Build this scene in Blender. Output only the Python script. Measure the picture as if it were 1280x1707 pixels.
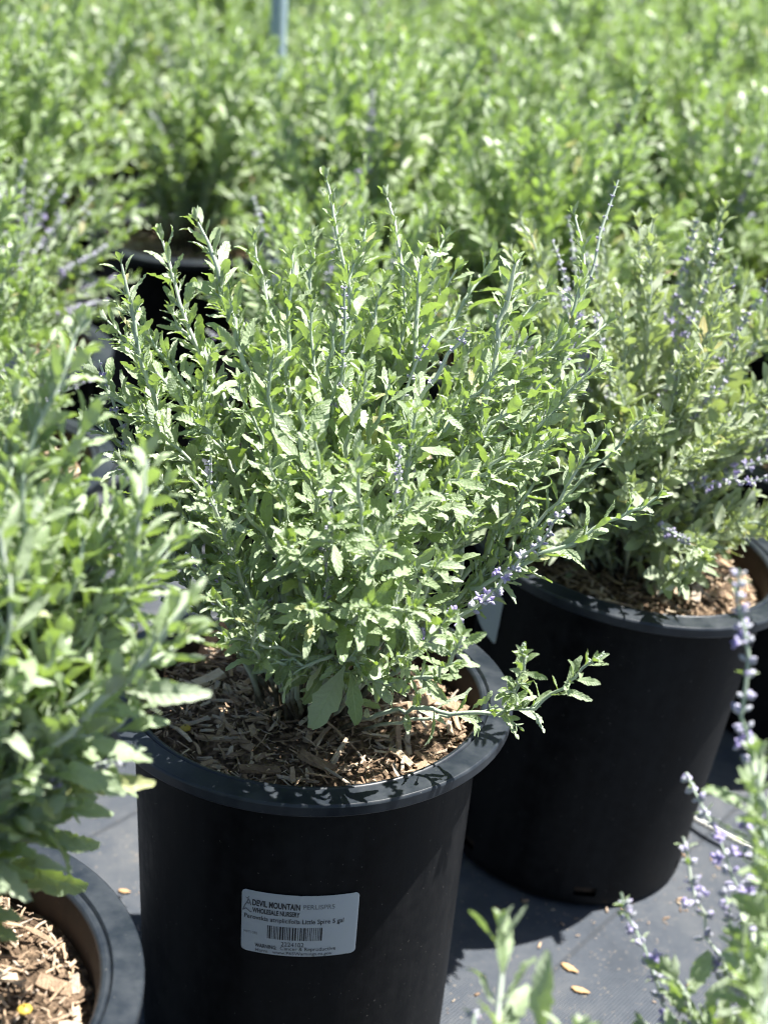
import bpy, bmesh, math, random
import numpy as np
from mathutils import Matrix, Vector
R_ = math.radians
random.seed(7); rng = np.random.default_rng(11)
for o in list(bpy.data.objects): bpy.data.objects.remove(o, do_unlink=True)
SC = bpy.context.scene
COL = SC.collection
# ------------------------------------------------------------------ camera
PITCH, ROLL, FPX = R_(23.944), R_(3.976), 2497.9          # photo is 1280 x 1707
POT_H, CAM_Z = .3171, .3171 + .5677
fw = Vector((0, math.cos(PITCH), -math.sin(PITCH))); rt = Vector((1, 0, 0)); up = rt.cross(fw)
c_, s_ = math.cos(ROLL), math.sin(ROLL)
RT = c_*rt + s_*up; UP = -s_*rt + c_*up
cam = bpy.data.cameras.new('camera'); camo = bpy.data.objects.new('camera', cam); COL.objects.link(camo)
camo.matrix_world = Matrix(((RT.x, UP.x, -fw.x, 0), (RT.y, UP.y, -fw.y, 0), (RT.z, UP.z, -fw.z, CAM_Z), (0, 0, 0, 1)))
cam.sensor_fit = 'VERTICAL'; cam.sensor_height = 36; cam.sensor_width = 27
cam.lens = FPX/1707*36; cam.clip_start = .02; cam.clip_end = 400
cam.dof.use_dof = True; cam.dof.focus_distance = 1.0; cam.dof.aperture_fstop = 5.8
SC.camera = camo
# ------------------------------------------------------------------ sky, sun, exposure
SUN_EL, SUN_AZ = R_(66), R_(77)                            # azimuth clockwise from +Y
W = bpy.data.worlds.new('World'); SC.world = W; W.use_nodes = True
nt = W.node_tree; nt.nodes.clear()
sky = nt.nodes.new('ShaderNodeTexSky'); sky.sky_type = 'NISHITA'; sky.sun_disc = False
sky.sun_elevation = SUN_EL; sky.sun_rotation = SUN_AZ
bg = nt.nodes.new('ShaderNodeBackground'); bg.inputs['Strength'].default_value = .052
wo = nt.nodes.new('ShaderNodeOutputWorld')
nt.links.new(sky.outputs[0], bg.inputs[0]); nt.links.new(bg.outputs[0], wo.inputs[0])
sun = bpy.data.lights.new('sun', 'SUN'); sun.energy = 5; sun.angle = R_(.53); sun.color = (1, .975, .93)
suno = bpy.data.objects.new('sun', sun); COL.objects.link(suno)
sd = Vector((math.cos(SUN_EL)*math.sin(SUN_AZ), math.cos(SUN_EL)*math.cos(SUN_AZ), math.sin(SUN_EL)))
suno.rotation_euler = sd.to_track_quat('Z', 'Y').to_euler()
vs = SC.view_settings; vs.view_transform = 'Standard'; vs.look = 'None'; vs.exposure = 1.56; vs.gamma = 1
SC.cycles.max_bounces = 6; SC.cycles.transmission_bounces = 2; SC.cycles.diffuse_bounces = 3; SC.cycles.glossy_bounces = 2
SC.cycles.filter_width = 1.1
SC.cycles.use_adaptive_sampling = True; SC.cycles.adaptive_threshold = .03

# ------------------------------------------------------------------ pixel helpers
CP = np.array([0, 0, CAM_Z]); MR = np.array([RT, -UP, fw])
def at(px, py, Y):
    q = np.array([(px-640)/FPX, (py-853.5)/FPX, 1.]) @ MR
    return CP + q*(Y/q[1])
def onz(px, py, z):
    q = np.array([(px-640)/FPX, (py-853.5)/FPX, 1.]) @ MR
    return CP + q*((z-CAM_Z)/q[2])
def project(P):
    q = (np.asarray(P)-CP) @ MR.T
    return 640+FPX*q[:, 0]/q[:, 2], 853.5+FPX*q[:, 1]/q[:, 2], q[:, 2]

# ------------------------------------------------------------------ materials
def mat(name):
    m = bpy.data.materials.new(name); m.use_nodes = True
    t = m.node_tree; t.nodes.clear()
    out = t.nodes.new('ShaderNodeOutputMaterial')
    return m, t, out
class NT:
    def __init__(s, t): s.t = t
    def n(s, kind, **kw):
        nd = s.t.nodes.new(kind)
        for k, v in kw.items():
            if k in ('op',): nd.operation = v
            elif hasattr(nd, k): setattr(nd, k, v)
        return nd
    def l(s, a, b): s.t.links.new(a, b)
    def set(s, sock, v):
        if hasattr(v, 'is_linked') or isinstance(v, bpy.types.NodeSocket): s.l(v, sock)
        else: sock.default_value = v
    def math(s, op, a, b=0., clamp=False):
        nd = s.n('ShaderNodeMath'); nd.operation = op; nd.use_clamp = clamp
        s.set(nd.inputs[0], a); s.set(nd.inputs[1], b); return nd.outputs[0]
    def noise(s, vec, scale, detail=3, rough=.55):
        nd = s.n('ShaderNodeTexNoise'); nd.inputs['Scale'].default_value = scale
        nd.inputs['Detail'].default_value = detail; nd.inputs['Roughness'].default_value = rough
        if vec is not None: s.l(vec, nd.inputs['Vector'])
        return nd.outputs['Fac']
    def ramp(s, fac, stops):
        nd = s.n('ShaderNodeValToRGB'); cr = nd.color_ramp
        while len(cr.elements) < len(stops): cr.elements.new(.5)
        for e, (p, c) in zip(cr.elements, stops): e.position = p; e.color = (*c, 1)
        s.l(fac, nd.inputs[0]); return nd.outputs[0]
    def mix(s, fac, a, b, blend='MIX'):
        nd = s.n('ShaderNodeMix', data_type='RGBA'); nd.blend_type = blend
        s.set(nd.inputs[0], fac)
        for i, v in ((6, a), (7, b)):
            if isinstance(v, tuple): nd.inputs[i].default_value = (*v, 1)
            else: s.l(v, nd.inputs[i])
        return nd.outputs[2]
    def bump(s, h, strength, dist, normal=None):
        nd = s.n('ShaderNodeBump'); nd.inputs['Strength'].default_value = strength; nd.inputs['Distance'].default_value = dist
        s.l(h, nd.inputs['Height'])
        if normal is not None: s.l(normal, nd.inputs['Normal'])
        return nd.outputs[0]
    def rnd(s):
        a = s.n('ShaderNodeObjectInfo').outputs['Random']; b = s.n('ShaderNodeNewGeometry').outputs['Random Per Island']
        return s.math('FRACT', s.math('ADD', s.math('MULTIPLY', a, 7.31), b))
    def pos(s): return s.n('ShaderNodeNewGeometry').outputs['Position']
    def principled(s, out, base, rough=.5, spec=.5, normal=None):
        p = s.n('ShaderNodeBsdfPrincipled'); s.set(p.inputs['Base Color'], base if not isinstance(base, tuple) else (*base, 1))
        s.set(p.inputs['Roughness'], rough); s.set(p.inputs['Specular IOR Level'], spec)
        if normal is not None: s.l(normal, p.inputs['Normal'])
        if out is not None: s.l(p.outputs[0], out.inputs[0])
        return p.outputs[0]

def leaf_material(name, up1, up2, up3, under, trans, fine):
    m, t, out = mat(name); N = NT(t)
    r = N.rnd(); P = N.pos()
    base = N.ramp(r, [(0, up1), (.5, up2), (.975, up3), (.983, (.42, .42, .16)), (.995, (.46, .42, .18)), (1, (.33, .24, .13))])
    lat = N.n('ShaderNodeAttribute', attribute_name='lat').outputs['Fac']
    alat = N.math('ABSOLUTE', lat)
    rib = N.math('SUBTRACT', 1., N.math('MULTIPLY', alat, 9.), True)
    hi = tuple(min(1, x*1.25+.04) for x in up2)
    if fine:
        alo = N.n('ShaderNodeAttribute', attribute_name='along').outputs['Fac']
        base = N.mix(N.math('MULTIPLY', N.noise(P, 260, 2), .4), base, tuple(min(1, x*1.3+.02) for x in up2))
        vein = N.math('SINE', N.math('MULTIPLY', N.math('SUBTRACT', alo, N.math('MULTIPLY', alat, .14)), 60.))
        edge = N.math('MULTIPLY', N.math('SUBTRACT', alat, .82), 4., True)
        base = N.mix(N.math('MULTIPLY', edge, .5), base, hi)
        h = N.math('ADD', N.math('MULTIPLY', vein, .30), N.math('MULTIPLY', N.noise(P, 800, 2), 1.3))
        h = N.math('SUBTRACT', h, N.math('MULTIPLY', rib, .8)); nm = N.bump(h, .55, .0006)
    else: nm = None
    base = N.mix(N.math('MULTIPLY', rib, .6), base, hi)
    back = N.n('ShaderNodeNewGeometry').outputs['Backfacing']
    base = N.mix(back, base, under)
    p = N.principled(None, base, .46, .55, nm)
    tr = N.n('ShaderNodeBsdfTranslucent'); N.set(tr.inputs['Color'], N.mix(N.math('MULTIPLY', r, .6), trans, tuple(x*.75 for x in trans)))
    mx = N.n('ShaderNodeMixShader'); mx.inputs[0].default_value = .32
    N.l(p, mx.inputs[1]); N.l(tr.outputs[0], mx.inputs[2]); N.l(mx.outputs[0], out.inputs[0])
    return m
M = {}
M['leaf'] = leaf_material('sage_leaf', (.225, .30, .15), (.335, .41, .25), (.49, .55, .41), (.42, .48, .37), (.38, .56, .055), True)
M['leaf_far'] = leaf_material('green_leaf', (.235, .32, .145), (.35, .435, .25), (.51, .57, .42), (.45, .52, .38), (.38, .57, .07), False)
M['leaf_yellow'] = leaf_material('yellowish_leaf', (.28, .345, .20), (.40, .465, .31), (.54, .58, .45), (.48, .53, .41), (.42, .54, .10), False)
def simple(name, stops, rough, spec=.4, nscale=0, bump=0, bscale=300, trans=None):
    m, t, out = mat(name); N = NT(t)
    r = N.rnd()
    if nscale: r = N.math('FRACT', N.math('ADD', N.math('MULTIPLY', r, .8), N.math('MULTIPLY', N.noise(N.pos(), nscale), .35)))
    base = N.ramp(r, stops)
    nm = N.bump(N.noise(N.pos(), bscale, 4), bump, .002) if bump else None
    p = N.principled(None if trans else out, base, rough, spec, nm)
    if trans:
        tr = N.n('ShaderNodeBsdfTranslucent'); tr.inputs[0].default_value = (*trans, 1)
        mx = N.n('ShaderNodeMixShader'); mx.inputs[0].default_value = .3
        N.l(p, mx.inputs[1]); N.l(tr.outputs[0], mx.inputs[2]); N.l(mx.outputs[0], out.inputs[0])
    return m
def stem_mat():
    m, t, out = mat('sage_stem'); N = NT(t); P = N.pos()
    base = N.ramp(N.rnd(), [(0, (.36, .44, .33)), (.6, (.45, .52, .41)), (1, (.54, .59, .49))])
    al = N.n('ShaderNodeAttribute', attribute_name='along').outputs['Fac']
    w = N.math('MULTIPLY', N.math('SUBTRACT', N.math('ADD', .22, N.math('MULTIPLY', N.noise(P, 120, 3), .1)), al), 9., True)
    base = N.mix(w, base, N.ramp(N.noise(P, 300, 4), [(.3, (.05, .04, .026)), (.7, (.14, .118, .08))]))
    N.principled(out, base, .65, .2, N.bump(N.noise(P, 1200, 2), .3, .001)); return m
M['stem'] = stem_mat()
M['wood_stem'] = simple('woody_stem', [(0, (.16, .13, .09)), (1, (.28, .25, .17))], .8, .2, 60, .6, 700)
M['petal'] = simple('lavender_petal', [(0, (.38, .32, .59)), (.5, (.54, .48, .73)), (1, (.71, .67, .84))], .55, .3, 0, .3, 1500, (.4, .3, .75))
M['bud'] = simple('grey_violet_bud', [(0, (.38, .40, .40)), (.5, (.46, .45, .54)), (1, (.40, .35, .56))], .75, .2, 0, .4, 1800)
M['greenbud'] = simple('grey_green_bud', [(0, (.34, .42, .30)), (1, (.46, .52, .42))], .75, .2, 0, .4, 1800)
M['chip'] = simple('wood_chip', [(0, (.08, .053, .036)), (.2, (.185, .125, .082)), (.42, (.35, .25, .165)), (.64, (.52, .37, .24)), (.78, (.38, .325, .27)), (.9, (.62, .48, .33)), (1, (.72, .61, .46))], .85, .2, 150, .8, 500)
M['yellow'] = simple('yellow_pellet', [(0, (.42, .29, .04)), (1, (.52, .37, .06))], .5, .4)
M['dryleaf'] = simple('dry_leaf', [(0, (.48, .28, .12)), (1, (.55, .38, .22))], .8, .2, 80, .4, 400)
def soil_mat():
    m, t, out = mat('mulch_soil'); N = NT(t); p = N.pos()
    v = N.n('ShaderNodeTexVoronoi'); v.inputs['Scale'].default_value = 230; N.l(p, v.inputs['Vector'])
    base = N.ramp(N.math('ADD', N.math('MULTIPLY', N.noise(p, 120, 5), .6), N.math('MULTIPLY', v.outputs['Distance'], .45)),
                  [(.2, (.035, .024, .016)), (.5, (.13, .088, .056)), (.75, (.32, .225, .145)), (1, (.45, .34, .24))])
    h = N.math('ADD', v.outputs['Distance'], N.noise(p, 350, 4))
    N.principled(out, base, .9, .2, N.bump(h, 1., .005)); return m
M['soil'] = soil_mat()
def plastic(name, dark, dust, amount, rough, spec=.22):
    m, t, out = mat(name); N = NT(t); p = N.pos()
    co = N.n('ShaderNodeTexCoord').outputs['Object']
    mp = N.n('ShaderNodeMapping'); mp.inputs['Scale'].default_value = (30, 30, 4); N.l(co, mp.inputs[0])
    f = N.math('ADD', N.math('MULTIPLY', N.noise(mp.outputs[0], 1., 5, .65), .7), N.math('MULTIPLY', N.noise(p, 90, 5), .4))
    f = N.math('MULTIPLY', N.math('SUBTRACT', f, .43, True), amount*4., True)
    sp = N.math('GREATER_THAN', N.noise(p, 420, 1), .77)
    base = N.mix(f, dark, dust); base = N.mix(N.math('MULTIPLY', sp, .5), base, (.17, .16, .145))
    ro = N.math('ADD', rough, N.math('MULTIPLY', f, .2))
    nm = N.bump(N.noise(mp.outputs[0], 6, 3), .12, .001)
    N.principled(out, base, ro, spec, nm); return m
M['pot'] = plastic('black_pot_plastic', (.0010, .0015, .0026), (.0125, .0130, .0140), 1., .5, .14)
M['rim'] = plastic('dusty_black_rim', (.011, .0155, .022), (.034, .040, .047), .8, .34, .42)
M['inner'] = plastic('soiled_inner_plastic', (.016, .012, .009), (.055, .038, .028), .9, .6)
M['label'] = simple('label_paper', [(0, (.50, .54, .555)), (1, (.54, .58, .595))], .45, .5, 60, .08, 90)
M['ink'] = simple('black_ink', [(0, (.02, .02, .022)), (1, (.03, .03, .032))], .5, .4)
M['ink_grey'] = simple('grey_ink', [(0, (.16, .17, .18)), (1, (.2, .21, .22))], .5, .4)
M['rope'] = simple('white_rope', [(0, (.52, .51, .46)), (1, (.66, .65, .60))], .8, .2, 200, .4, 900)
M['post'] = simple('blue_grey_plastic', [(0, (.33, .43, .50)), (1, (.38, .47, .53))], .45, .4, 30)
def fabric():
    m, t, out = mat('landscape_fabric'); N = NT(t); p = N.pos()
    mp = N.n('ShaderNodeMapping'); mp.inputs['Rotation'].default_value = (0, 0, R_(38)); N.l(p, mp.inputs[0])
    w1 = N.n('ShaderNodeTexWave', bands_direction='X'); w1.inputs['Scale'].default_value = 110; N.l(mp.outputs[0], w1.inputs['Vector'])
    w2 = N.n('ShaderNodeTexWave', bands_direction='Y'); w2.inputs['Scale'].default_value = 150; N.l(mp.outputs[0], w2.inputs['Vector'])
    st = N.n('ShaderNodeTexWave', bands_direction='X'); st.inputs['Scale'].default_value = 2.2; st.inputs['Distortion'].default_value = .3; N.l(mp.outputs[0], st.inputs['Vector'])
    line = N.math('GREATER_THAN', st.outputs['Fac'], .9965)
    d = N.math('ADD', N.math('MULTIPLY', N.noise(p, 7, 6, .65), .8), N.math('MULTIPLY', N.noise(p, 45, 5, .7), .35))
    base = N.ramp(d, [(.30, (.027, .034, .045)), (.52, (.052, .061, .075)), (.70, (.088, .094, .102)), (.90, (.20, .165, .125))])
    base = N.mix(N.math('MULTIPLY', line, .6), base, (.03, .034, .04))
    base = N.mix(N.math('MULTIPLY', N.math('GREATER_THAN', N.noise(p, 300, 2), .685), .55), base, (.26, .22, .17))
    h = N.math('ADD', N.math('MULTIPLY', w1.outputs['Fac'], w2.outputs['Fac']), N.math('MULTIPLY', N.noise(p, 25, 5), 2.5))
    N.principled(out, base, .62, .4, N.bump(h, .5, .002)); return m
M['fabric'] = fabric()

# ------------------------------------------------------------------ mesh helpers
def link(name, me, parent=None):
    o = bpy.data.objects.new(name, me); COL.objects.link(o)
    if parent is not None: o.parent = parent
    return o
def tag(o, label=None, cat=None, group=None, kind=None):
    for k, v in (('label', label), ('category', cat), ('group', group), ('kind', kind)):
        if v: o[k] = v
    return o
def mesh(name, v, f, mats, mi=None, smooth=True, attrs=None):
    me = bpy.data.meshes.new(name)
    if isinstance(f, np.ndarray):                          # fast path, all faces of one size
        n, k = f.shape
        me.vertices.add(len(v)); me.vertices.foreach_set('co', np.asarray(v, np.float32).ravel())
        me.loops.add(n*k); me.loops.foreach_set('vertex_index', f.astype(np.int32).ravel())
        me.polygons.add(n); me.polygons.foreach_set('loop_start', np.arange(0, n*k, k, dtype=np.int32))
        me.update(calc_edges=True)
    else: me.from_pydata([tuple(x) for x in v], [], f); me.update()
    for m in mats: me.materials.append(m)
    if mi is not None: me.polygons.foreach_set('material_index', np.asarray(mi, np.int32))
    me.polygons.foreach_set('use_smooth', np.full(len(me.polygons), smooth))
    for k, a in (attrs or {}).items():
        at_ = me.attributes.new(k, 'FLOAT', 'POINT'); at_.data.foreach_set('value', np.asarray(a, np.float32))
    me.update(); return me
class Acc:
    """collects copies of small templates (quads) into one mesh"""
    def __init__(s): s.v = []; s.f = []; s.a = []; s.b = []; s.n = 0
    def add(s, tpl, mat3, loc):
        v, f, la, al = tpl
        s.v.append(v @ mat3.T + loc); s.f.append(f + s.n); s.a.append(la); s.b.append(al); s.n += len(v)
    def build(s, name, mats):
        if not s.v: return None
        return mesh(name, np.concatenate(s.v), np.concatenate(s.f), mats, attrs={'lat': np.concatenate(s.a), 'along': np.concatenate(s.b)})
def leaf_tpl(rows, width, tooth, fold, droop, curl, twist, wav, r):
    """one leaf of length 1 along +Y, upper side +Z, with a petiole end, toothed margin and folded midrib"""
    v = []; la = []; al = []
    for i in range(rows+1):
        t = i/rows
        w = width*(math.sin(math.pi*min(.985, t**.9*.93+.03))**.55)*(.22+.78*min(1, t*2.2))
        if i == rows: w = width*.26
        if 0 < i < rows and tooth: w *= 1+(tooth if i % 2 else -tooth)*(1+.5*r.uniform(-1, 1))
        yy = t-.5*curl*t**3*.3; z = -droop*t*t + .06*math.sin(t*6.3+twist*9)*wav
        for s in (-1, 0, 1):
            a = twist*t; x = s*w*(1+.12*r.uniform(-1, 1)); zz = abs(s)*fold*w + (wav*.05*r.uniform(-1, 1) if s else 0)
            v.append((x*math.cos(a)-zz*math.sin(a), yy+(.02*r.uniform(-1, 1) if s and tooth else 0), z+x*math.sin(a)+zz*math.cos(a)))
            la.append(s); al.append(t)
    f = []
    for i in range(rows):
        for c in (0, 1):
            a = i*3+c; f.append((a, a+1, a+4, a+3))
    return np.array(v), np.array(f), np.array(la, float), np.array(al)
lr = random.Random(3)
LEAF = [leaf_tpl(13, lr.uniform(.11, .155), .065, lr.uniform(.15, .7), lr.uniform(-.05, .4), lr.uniform(0, .5), lr.uniform(-.5, .5), lr.uniform(.3, 1), lr) for _ in range(10)]
LEAF_BIG = [leaf_tpl(19, lr.uniform(.17, .22), .075, lr.uniform(.1, .35), lr.uniform(.1, .4), .3, lr.uniform(-.3, .3), .7, lr) for _ in range(4)]
LEAF_S = [leaf_tpl(4, lr.uniform(.14, .2), 0, lr.uniform(.2, .8), lr.uniform(-.1, .35), .2, lr.uniform(-.5, .5), .5, lr) for _ in range(6)]
LEAF_B = [leaf_tpl(5, lr.uniform(.17, .23), .05, lr.uniform(.1, .6), lr.uniform(-.05, .4), .2, lr.uniform(-.5, .5), .6, lr) for _ in range(8)]
ALL_T = {'L': LEAF, 'G': LEAF_BIG, 'S': LEAF_S, 'B': LEAF_B}
SUNV = np.array(sd)
def cross(a, b): return np.array([a[1]*b[2]-a[2]*b[1], a[2]*b[0]-a[0]*b[2], a[0]*b[1]-a[1]*b[0]])
def unit(a): return a/max(1e-9, math.sqrt(float(a @ a)))
def tube(pts, rad, sides=6):
    pts = np.asarray(pts); n = len(pts); v = []; f = []
    prev = None
    for i in range(n):
        T = unit(pts[min(i+1, n-1)]-pts[max(i-1, 0)])
        if prev is None: prev = np.array([1., 0, 0]) if abs(T[0]) < .8 else np.array([0, 1., 0])
        A = unit(prev - T*(prev @ T)); B = cross(T, A); prev = A
        for k in range(sides):
            a = 2*math.pi*k/sides; v.append(pts[i]+rad[i]*(math.cos(a)*A+math.sin(a)*B))
    for i in range(n-1):
        for k in range(sides):
            f.append((i*sides+k, i*sides+(k+1) % sides, (i+1)*sides+(k+1) % sides, (i+1)*sides+k))
    return np.array(v), np.array(f)
def catmull(P, n):
    P = np.asarray(P, float); P = np.vstack([2*P[0]-P[1], P, 2*P[-1]-P[-2]])
    seg = np.linalg.norm(np.diff(P[1:-1], axis=0), axis=1); cum = np.concatenate([[0], np.cumsum(seg)])
    out = []
    for d in np.linspace(0, cum[-1], n):
        i = min(len(seg)-1, int(np.searchsorted(cum, d, 'right')-1)); t = (d-cum[i])/seg[i]
        a, b, c, e = P[i:i+4]
        out.append(.5*((2*b)+(-a+c)*t+(2*a-5*b+4*c-e)*t*t+(-a+3*b-3*c+e)*t**3))
    return np.array(out), cum[-1]

TXT = {}
def text_geo(body, size, bold=0., xs=1.):
    if body in TXT: return TXT[body]
    cu = bpy.data.curves.new('lettering', 'FONT'); cu.body = body; cu.size = size; cu.offset = bold; cu.resolution_u = 3
    o = bpy.data.objects.new('lettering', cu); COL.objects.link(o)
    dg = bpy.context.evaluated_depsgraph_get(); dg.update(); me = o.evaluated_get(dg).to_mesh()
    v = [(p.co.x*xs, p.co.y) for p in me.vertices]; f = [tuple(p.vertices) for p in me.polygons]
    o.evaluated_get(dg).to_mesh_clear(); bpy.data.objects.remove(o); bpy.data.curves.remove(cu); TXT[body] = (v, f); return v, f
for a_ in (('DEVIL MOUNTAIN', .0072, .00022), ('WHOLESALE NURSERY', .0058, .00018), ('PERLISPR5', .0056), ('Perovskia atriplicifolia Little Spire 5 gal', .0056, .00005), ('2224102', .0054), ('WARNING:', .0046, .00012), ('Cancer & Reproductive', .0046), ('Harm   www.P65Warnings.ca.gov', .0040), ('MFT1085', .0030)): text_geo(*a_)
# little blossoms: an open two-lipped flower and a bud, gathered in a whorl
def blob(c, ax, r, l, sides=6, rings=4):
    T = unit(np.asarray(ax, float)); A = unit(cross(T, [.3, .5, .8])); B = cross(T, A); v = []; f = []
    for i in range(rings+1):
        t = i/rings; w = r*(math.sin(math.pi*min(.97, max(.06, t)))**.7)
        for k in range(sides):
            a = 2*math.pi*k/sides; v.append(np.asarray(c)+T*l*t+w*(math.cos(a)*A+math.sin(a)*B))
    for i in range(rings):
        for k in range(sides): f.append((i*sides+k, i*sides+(k+1) % sides, (i+1)*sides+(k+1) % sides, (i+1)*sides+k))
    return v, f
def whorl_mesh(name, n_bud, n_open, seed, mats):
    r = random.Random(seed); v = []; f = []; mi = []
    def put(b, k):
        n = len(v); v.extend(b[0]); f.extend([tuple(n+i for i in q) for q in b[1]]); mi.extend([k]*len(b[1]))
    for k in range(n_bud):
        a = r.uniform(0, 6.283); d = (math.cos(a), math.sin(a), r.uniform(.2, .9))
        put(blob((.12*d[0], .12*d[1], r.uniform(-.15, .2)), d, r.uniform(.13, .2), r.uniform(.4, .65)), 0)
    for k in range(n_open):
        a = r.uniform(0, 6.283); d = np.array((math.cos(a), math.sin(a), r.uniform(.1, .6)))
        c = np.array((.1*d[0], .1*d[1], r.uniform(-.1, .1))); put(blob(c, d, .13, .6), 0)
        tip = c+unit(d)*.5
        for q in range(4):
            b = 6.283*q/4+r.uniform(-.3, .3); s = unit(cross(d, [0, 0, 1.])); u = cross(unit(d), s)
            put(blob(tip, unit(d)*.6+math.cos(b)*s+math.sin(b)*u, r.uniform(.12, .17), r.uniform(.38, .55), 5, 3), 1)
    return mesh(name, np.array(v), np.array(f), mats, mi)
WHORL = [whorl_mesh('whorl', 4, 3, s, [M['bud'], M['petal']]) for s in (1, 2, 3, 4)]
BUDW = [whorl_mesh('bud_whorl', 8, 0, s, [M['bud'], M['petal']]) for s in (5, 6)]
GBUD = [whorl_mesh('green_bud_whorl', 7, 0, s, [M['greenbud'], M['petal']]) for s in (7, 8)]

# ------------------------------------------------------------------ plant generator
class Plant:
    """stems, leaves and whorls in world metres; leaf = (kind, index, 3x3, location, stem number)"""
    def __init__(s, seed, sage=1.): s.r = random.Random(seed); s.stems = []; s.leaves = []; s.whorls = []; s.fine = []; s.a0 = []
    def leaf(s, kind, pos, d, nrm, L, stem):
        r = s.r; Y = unit(d); Z = unit(nrm - Y*(nrm @ Y)); X = cross(Y, Z)
        w = r.uniform(.8, 1.2)
        s.leaves.append((kind, r.randrange(len(ALL_T[kind])), np.stack([X*L*w, Y*L, Z*L], 1), pos, stem))
    def shoot(s, p, d, L, stem, kind, lsz):
        """short side shoot carrying small opposite leaves"""
        r = s.r; d = unit(d); n = max(2, int(L/.0075)); side = unit(cross(d, [r.uniform(-1, 1), r.uniform(-1, 1), .3]))
        end = p+d*L+np.array([0, 0, .12*L])
        s.fine.append(tube(np.array([p, (p+end)/2+side*.04*L, end]), [.0008, .0007, .0005], 4))
        for i in range(n):
            t = (i+.6)/n; q = p+(end-p)*t; ang = i*1.57+r.uniform(-.3, .3)
            A = side; B = cross(d, A)
            for sg in (1, -1):
                rad = sg*(math.cos(ang)*A+math.sin(ang)*B); al = R_(r.uniform(28, 62)*(1-.35*t))
                s.leaf(kind, q, math.cos(al)*d+math.sin(al)*rad, d-rad*.3+SUNV*.7, lsz*r.uniform(.6, 1.1)*(1-.45*t), stem)
        s.leaf(kind, end, d+.2*side, side, lsz*.45, stem); s.leaf(kind, end, d-.2*side, -side, lsz*.45, stem)
    def stem(s, P, rad=.0019, leafy=(.2, 1.), big=.036, small=.012, gap=.0195, shoots=.8, flower=None, fs=1., a0=0., kinds=('L', 'S'), wood=.18, budtip=False, size=1.):
        """P: control points. flower: fraction along the stem from which whorls replace leaves"""
        r = s.r; n = max(8, int(3+len(P)*5)); pts, LEN = catmull(P, n); k = len(s.stems)
        pts[1:-1] += np.array([[r.gauss(0, .0012) for _ in range(3)] for _ in range(n-2)])
        rr = [max(.00075, rad*(1.25-.75*(i/(n-1)))*(1 if i < n-1 else .6)) for i in range(n)]
        s.stems.append((pts, rr, tube(pts, rr, 6))); s.a0.append(a0)
        cum = np.concatenate([[0], np.cumsum(np.linalg.norm(np.diff(pts, axis=0), axis=1))])
        def ev(d):
            i = min(n-2, max(0, int(np.searchsorted(cum, d, 'right')-1))); t = (d-cum[i])/(cum[i+1]-cum[i])
            return pts[i]+(pts[i+1]-pts[i])*t, unit(pts[i+1]-pts[i])
        d = cum[-1]*leafy[0]; ph = r.uniform(0, 3.14); fl0 = cum[-1]*(flower if flower else 2)
        A0 = unit(np.array([r.uniform(-1, 1), r.uniform(-1, 1), r.uniform(-.2, .2)]))
        while d < cum[-1]*leafy[1]:
            q, T = ev(d); t = d/cum[-1]; A = unit(A0-T*(A0 @ T)); B = cross(T, A)
            if d > fl0:
                u = (d-fl0)/(cum[-1]-fl0); sz = (.0085-.0038*u)*size*fs
                ms = WHORL if r.random() < .55-.5*u else BUDW
                s.whorls.append((r.choice(ms if u < .85 else (GBUD if budtip else BUDW)), q, T, sz*1.25, k)); d += (.0155-.0095*u)*r.uniform(.8, 1.2)
                if r.random() < .35:
                    ph += 1.57; rv = math.cos(ph)*A+math.sin(ph)*B
                    for sg in (1, -1): s.leaf(kinds[1], q, T*.7+sg*rv, T, .007*size, k)
                continue
            u = min(1, max(0, (t-leafy[0])/(1-leafy[0])))
            L = (big*(1-u)**.45*(.42+.58*min(1, u*3.2)) + small)*size
            ph += 1.57+r.uniform(-.25, .25); rv = math.cos(ph)*A+math.sin(ph)*B
            for sg in (1, -1):
                if r.random() < (.06 if u > .25 else .4): continue
                al = R_(r.uniform(24, 64)*(1-.25*u)); Ll = L*r.uniform(.7, 1.2)
                s.leaf(kinds[0] if Ll > .012 else kinds[1], q+rv*sg*rr[0]*.5, math.cos(al)*T+math.sin(al)*rv*sg, T-rv*sg*r.uniform(0, .3)+SUNV*r.uniform(.0, .9)+.35*np.array([r.gauss(0, 1) for _ in range(3)]), Ll, k)
                if r.random() < shoots and .12 < u < .93:
                    a2 = R_(r.uniform(24, 46)); l2 = r.uniform(.008, .03)*(1.05-u)*size
                    s.shoot(q, math.cos(a2)*T+math.sin(a2)*rv*sg, l2+.004, k, kinds[1], r.uniform(.010, .019)*size*(1.1-.4*u))
            d += max(.007, gap*(1-.6*u))*r.uniform(.8, 1.2)*size
        if not flower:
            q, T = pts[-1], unit(pts[-1]-pts[-2])
            for i in range(5):
                a = i*1.3; A = unit(A0-T*(A0 @ T)); B = cross(T, A); rv = math.cos(a)*A+math.sin(a)*B
                s.leaf(kinds[1], q, T+.45*rv, T-rv*.5, r.uniform(.009, .015)*size, k)
            if budtip:
                for i in range(4): s.whorls.append((r.choice(GBUD), q+T*(.004*i), T, .0045-.0006*i, k))
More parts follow.
